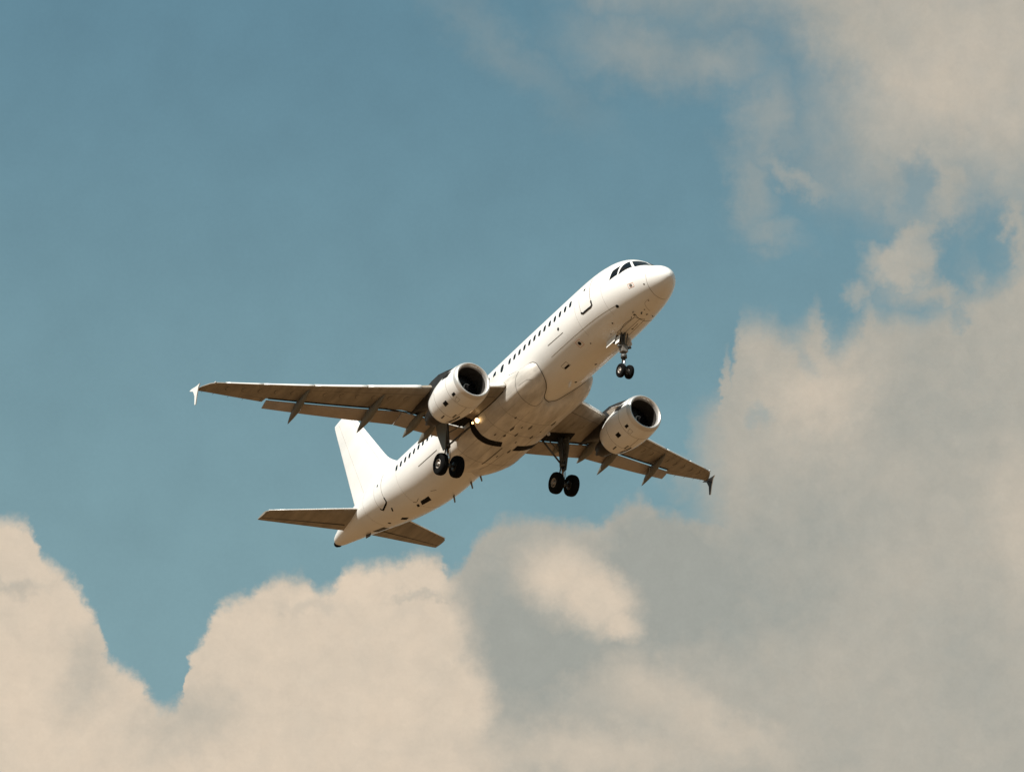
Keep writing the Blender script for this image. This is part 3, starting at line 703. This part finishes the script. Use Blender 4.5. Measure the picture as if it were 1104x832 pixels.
    q.tube([k0, k1], [.05, .035], 8); q.tube([k1, k2], [.035, .05], 8); q.build('torque_link', M['strut'], gear)
    q = MB(); q.tube([top.lerp(axl, .60)+Vector((0, -.05*side, 0)), Vector((-17.35, 2.35*side, -1.55))], .055, 10)
    q.tube([top.lerp(axl, .36)+Vector((0, -.05*side, 0)), Vector((-17.35, 2.75*side, -1.45))], .03, 8); q.build('side_stay', M['strut'], gear)
    q = MB(); q.tube([top+Vector((.12, .05, 0)), top.lerp(axl, .55)+Vector((.16, .03, 0)), axl+Vector((.12, .1, .12))], .016, 6); q.tube([top+Vector((.10, -.07, 0)), top.lerp(axl, .55)+Vector((.14, -.07, 0)), axl+Vector((.12, -.1, .12))], .014, 6); q.build('hydraulic_hose', M['dark'], gear)
    # fixed leg door outboard of the strut
    q = MB(); yo = gy+.24*side
    pr = [(-17.05, yo, -1.18), (-18.25, yo, -1.18), (-18.22, yo-.02*side, -1.9), (-18.02, yo-.05*side, -2.55), (-17.86, yo-.08*side, -3.05), (-17.60, yo-.08*side, -3.05), (-17.40, yo-.05*side, -2.5), (-17.15, yo-.02*side, -1.9)]
    q.prism(pr, (0, .05*side, 0)); q.build('leg_door', M['door'], gear, bevel=.015)
    q = MB(); q.tube([(-17.5, gy+.1*side, -2.1), (-17.6, yo, -2.15)], .03, 6); q.tube([(-17.6, gy+.1*side, -2.8), (-17.7, yo-.05*side, -2.85)], .03, 6); q.build('door_rod', M['strut'], gear)
    def wheel(c, rr, wd, parent, dirn, hub_r):
        q = MB(); P = [(-wd/2*.80, rr*.42), (-wd/2*.90, rr*.56), (-wd/2, rr*.70), (-wd/2*.98, rr*.84), (-wd/2*.80, rr*.95), (-wd/2*.45, rr*.995), (-wd*.16, rr), (-wd*.155, rr*.985), (-wd*.13, rr*.985), (-wd*.125, rr), (0, rr), (wd*.125, rr), (wd*.13, rr*.985), (wd*.155, rr*.985), (wd*.16, rr), (wd/2*.45, rr*.995), (wd/2*.80, rr*.95), (wd/2*.98, rr*.84), (wd/2, rr*.70), (wd/2*.90, rr*.56), (wd/2*.80, rr*.42)]
        q.lathe(c, (0, 1, 0), P, 48); tyre = q.build('wheel', M['rubber'], parent)
        sg = dirn
        q = MB(); q.lathe(c, (0, sg, 0), [(wd/2*.78, rr*.44), (wd/2*.90, rr*.43), (wd/2*.88, rr*.38), (wd/2*.45, rr*.33), (wd/2*.45, rr*.17), (wd/2*.95, rr*.15), (wd/2*1.0, rr*.08), (wd/2*1.0, 0)], 32)
        q.build('rim', M['rim'], tyre)
        for k in range(7):
            a = 2*math.pi*k/7; MB().lathe(c+Vector((math.cos(a)*rr*.25, 0, math.sin(a)*rr*.25)), (0, sg, 0), [(wd/2*.44, rr*.05), (wd/2*.47, rr*.05), (wd/2*.475, 0)], 10).build('rim_hole', M['dark'], tyre)
        q = MB(); q.lathe(c, (0, -sg, 0), [(wd/2*.78, rr*.44), (wd/2*1.0, rr*.38), (wd/2*1.05, rr*.16), (wd/2*1.05, 0)], 28)
        q.build('brake', M['hot'], tyre)
    for sg in (-1, 1): wheel(axl+Vector((0, sg*.50, 0)), .625, .44, gear, sg, .3)

    # sealant line where the wing meets the belly fairing
    pts = []
    for s in np.linspace(13.7, 17.3, 14):
        y = 2.3; x_ = (s-wle(y))/(wfull(y)-wle(y)); c_ = wfull(y)-wle(y); tt = .125-.0015*y
        hh = 5*tt*(.2969*math.sqrt(x_)-.126*x_-.3516*x_*x_+.2843*x_**3-.1036*x_**4); zz = wz(y)+(.30*2*tt*.5-.30*2*hh)*c_
        for th in np.linspace(88, 140, 200):
            p = fair_(s, th*side, .01)
            if p.z < zz: pts.append(p); break
    if len(pts) > 3: MB().tube(pts, .035, 6).build('root_seal', M['dark'], wing)
    # dark bay open around the leg, in the wing and belly
    q = MB()
    ring = [(-16.85, 4.3*side, 0), (-18.0, 4.5*side, 0), (-18.05, 3.0*side, 0), (-17.95, 2.35*side, 0), (-17.1, 2.35*side, 0), (-17.0, 3.0*side, 0)]
    q.prism([(x, y, wz(y)-.012) for x, y, _ in ring], (0, 0, .03)); q.build('gear_bay', M['dark'], wing)

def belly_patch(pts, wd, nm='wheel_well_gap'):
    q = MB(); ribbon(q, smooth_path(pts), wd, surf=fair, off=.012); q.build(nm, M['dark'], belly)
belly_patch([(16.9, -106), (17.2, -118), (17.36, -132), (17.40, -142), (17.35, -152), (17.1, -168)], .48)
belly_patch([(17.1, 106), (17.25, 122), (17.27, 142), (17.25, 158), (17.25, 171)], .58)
for s, th, a, b_ in [(15.37, -161, .28, 3), (14.84, -180, .26, 2.5), (14.28, 153, .28, 3), (14.37, -153, .12, 2), (15.85, 165, .2, 2.5), (16.23, -161, .14, 2.5), (15.82, -172.6, .22, 2.2), (17.67, 174, .22, 2.2), (16.5, -151, .13, 1.6), (15.0, -170, .1, 1.4), (16.6, 178, .1, 1.4), (15.2, 160, .1, 1.4), (18.4, -178, .12, 1.4)]:
    patch('drain_scoop', [(s-a, th), (s, th-b_*.6), (s+a, th-b_*.2), (s+a*.6, th+b_*.5)], M['seam'], belly, surf=fair, off=.02, nu=3, nv=3)

# ------------------------------------------------------------------ tail
for side in (-1, 1):
    rows = []
    for y in (.3, 1.0, 2.5, 4.5, 5.9, 6.1):
        x0 = 31.75+.54*(y-.3)+(.12 if y > 6 else 0); te = 35.25+(y-1)*.19; z = .44+.085*(y-1)
        rows.append(foil(y, x0, te-x0-(.05 if y > 6 else 0), z, .10, side=side, n=14, up=.5))
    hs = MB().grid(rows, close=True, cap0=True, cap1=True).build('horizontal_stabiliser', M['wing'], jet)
    q = MB(); Y = [1.2, 3, 5, 6.0]
    q.tube([(-(35.25+(y-1)*.19-.30*(35.25+(y-1)*.19-31.75-.54*(y-.3))), y*side, .44+.085*(y-1)+.006+.03) for y in Y], .03, 8)
    q.build('elevator_seam', M['seam'], hs)
    q = MB(); q.tube([(-(31.75+.54*(y-.3))+.01, y*side, .44+.085*(y-1)+.14-.012*y) for y in Y], [.05, .045, .035, .03], 8); q.build('leading_edge', M['slat'], hs)
rows = []
def fin(z): return (30.35+.79*(z-3.1)*1.0, 35.0+.275*(z-2.0))
for z in (1.5, 1.9, 2.1, 2.3, 2.5, 2.75, 3.0, 3.3, 3.6, 4.0, 5, 6, 7.4, 8.3, 8.5):
    x0, te = fin(z)
    if z < 4: x0 -= 1.5*((4-z)/2)**2.6
    c = te-x0
    if z > 8.4: x0 += .25; c -= .32
    t = .11
    pts = []
    th_ = lambda x: 5*t*(.2969*math.sqrt(x)-.126*x-.3516*x*x+.2843*x**3-.1036*x**4)
    X_ = [(1-math.cos(math.pi*i/16))/2 for i in range(17)]
    pts = [(-(x0+x*c), th_(x)*c+.004, z) for x in reversed(X_)]+[(-(x0+x*c), -th_(x)*c-.004, z) for x in X_[1:]]
    rows.append(pts)
vf = MB().grid(rows, close=True, cap0=True, cap1=True).build('vertical_stabiliser', M['paint'], jet)
q = MB()
for side in (-1, 1):
    def fsf(z, f): 
        x0, te = fin(z); c = te-x0; return (-(x0+f*c), side*(5*.11*c*(.2969*math.sqrt(f)-.126*f-.3516*f*f+.2843*f**3-.1036*f**4)+.003), z)
    q.tube([fsf(z, .70) for z in np.linspace(2.4, 8.2, 8)], .012, 6); q.tube([fsf(z, .12) for z in np.linspace(3.2, 8.2, 8)], .010, 6)
q.build('rudder_seam', M['seamlight'], vf)

# ------------------------------------------------------------------ nose gear
top = Vector((-5.0, 0, -1.75)); axl = Vector((-5.15, 0, -3.88))
q = MB(); q.tube([top, top.lerp(axl, .60)], [.15, .12], 14); q.tube([top.lerp(axl, .55), top.lerp(axl, .64)], .17, 14); q.tube([top.lerp(axl, .30)+Vector((0, -.26, 0)), top.lerp(axl, .30)+Vector((0, .26, 0))], .10, 12)
ng = q.build('nose_landing_gear', M['strut'], jet)
q = MB(); q.tube([top.lerp(axl, .6), axl], .08, 12); q.build('piston', M['chrome'], ng)
q = MB(); c_ = top.lerp(axl, .40); q.box(c_+Vector((.02, 0, 0)), (.15, .20, .20)); q.build('steering_collar', M['rim'], ng, bevel=.03)
for sg in (-1, 1):
    q = MB(); q.tube([c_+Vector((.12, sg*.22, .05)), c_+Vector((.12, sg*.40, .12))], .07, 10); q.build('steering_actuator', M['strut'], ng)
    q = MB(); q.prism([(-4.72, sg*.30, -1.95), (-5.12, sg*.34, -1.95), (-5.10, sg*.44, -2.38), (-4.78, sg*.40, -2.38)], (0, sg*.025, 0)); q.build('leg_door', M['paint'], ng, bevel=.008)
q = MB(); q.tube([axl+Vector((0, -.2, 0)), axl+Vector((0, .2, 0))], .055, 12); q.build('axle', M['strut'], ng)
q = MB(); q.tube([top.lerp(axl, .45), Vector((-4.7, 0, -1.75))], .045, 8); q.tube([top.lerp(axl, .45)+Vector((0, .1, 0)), Vector((-4.75, .2, -1.75))], .03, 8); q.tube([top.lerp(axl, .45)+Vector((0, -.1, 0)), Vector((-4.75, -.2, -1.75))], .03, 8); q.build('drag_stay', M['strut'], ng)
q = MB(); k0 = top.lerp(axl, .60)+Vector((-.1, 0, 0)); k2 = axl+Vector((-.07, 0, .06)); k1 = (k0+k2)/2+Vector((-.22, 0, 0)); q.tube([k0, k1], .03, 8); q.tube([k1, k2], .03, 8); q.build('torque_link', M['strut'], ng)
q = MB()
for sg in (-1, 1): q.lathe(top.lerp(axl, .34)+Vector((.05, sg*.16, 0)), (.97, 0, -.2), [(-.06, 0), (-.05, .06), (.06, .09), (.07, .085), (.06, 0)], 18)
q.build('taxi_light', M['lip'], ng)
for sg in (-1, 1): wheel(axl+Vector((0, sg*.26, 0)), .38, .22, ng, sg, .2)
for sg in (-1, 1):
    q = MB(); z0 = fus(5.3, 180)[2]
    q.prism([(-4.95, sg*.36, z0+.06), (-5.95, sg*.36, z0+.06), (-5.85, sg*.50, z0-.42), (-5.05, sg*.50, z0-.42)], (0, sg*.03, 0)); q.build('bay_door', M['paint'], ng, bevel=.01)
patch('nose_gear_bay', [(5.1, -172), (5.9, -172), (5.9, -188), (5.1, -188)], M['dark'], fuse, off=.008)
q = MB(); ribbon(q, [(3.2, -168.5), (4.9, -168.5), (4.9, -191.5), (3.2, -191.5)], .025, close=True); ribbon(q, [(3.2, -180), (4.9, -180)], .02); q.build('bay_door_seam', M['seam'], fuse)
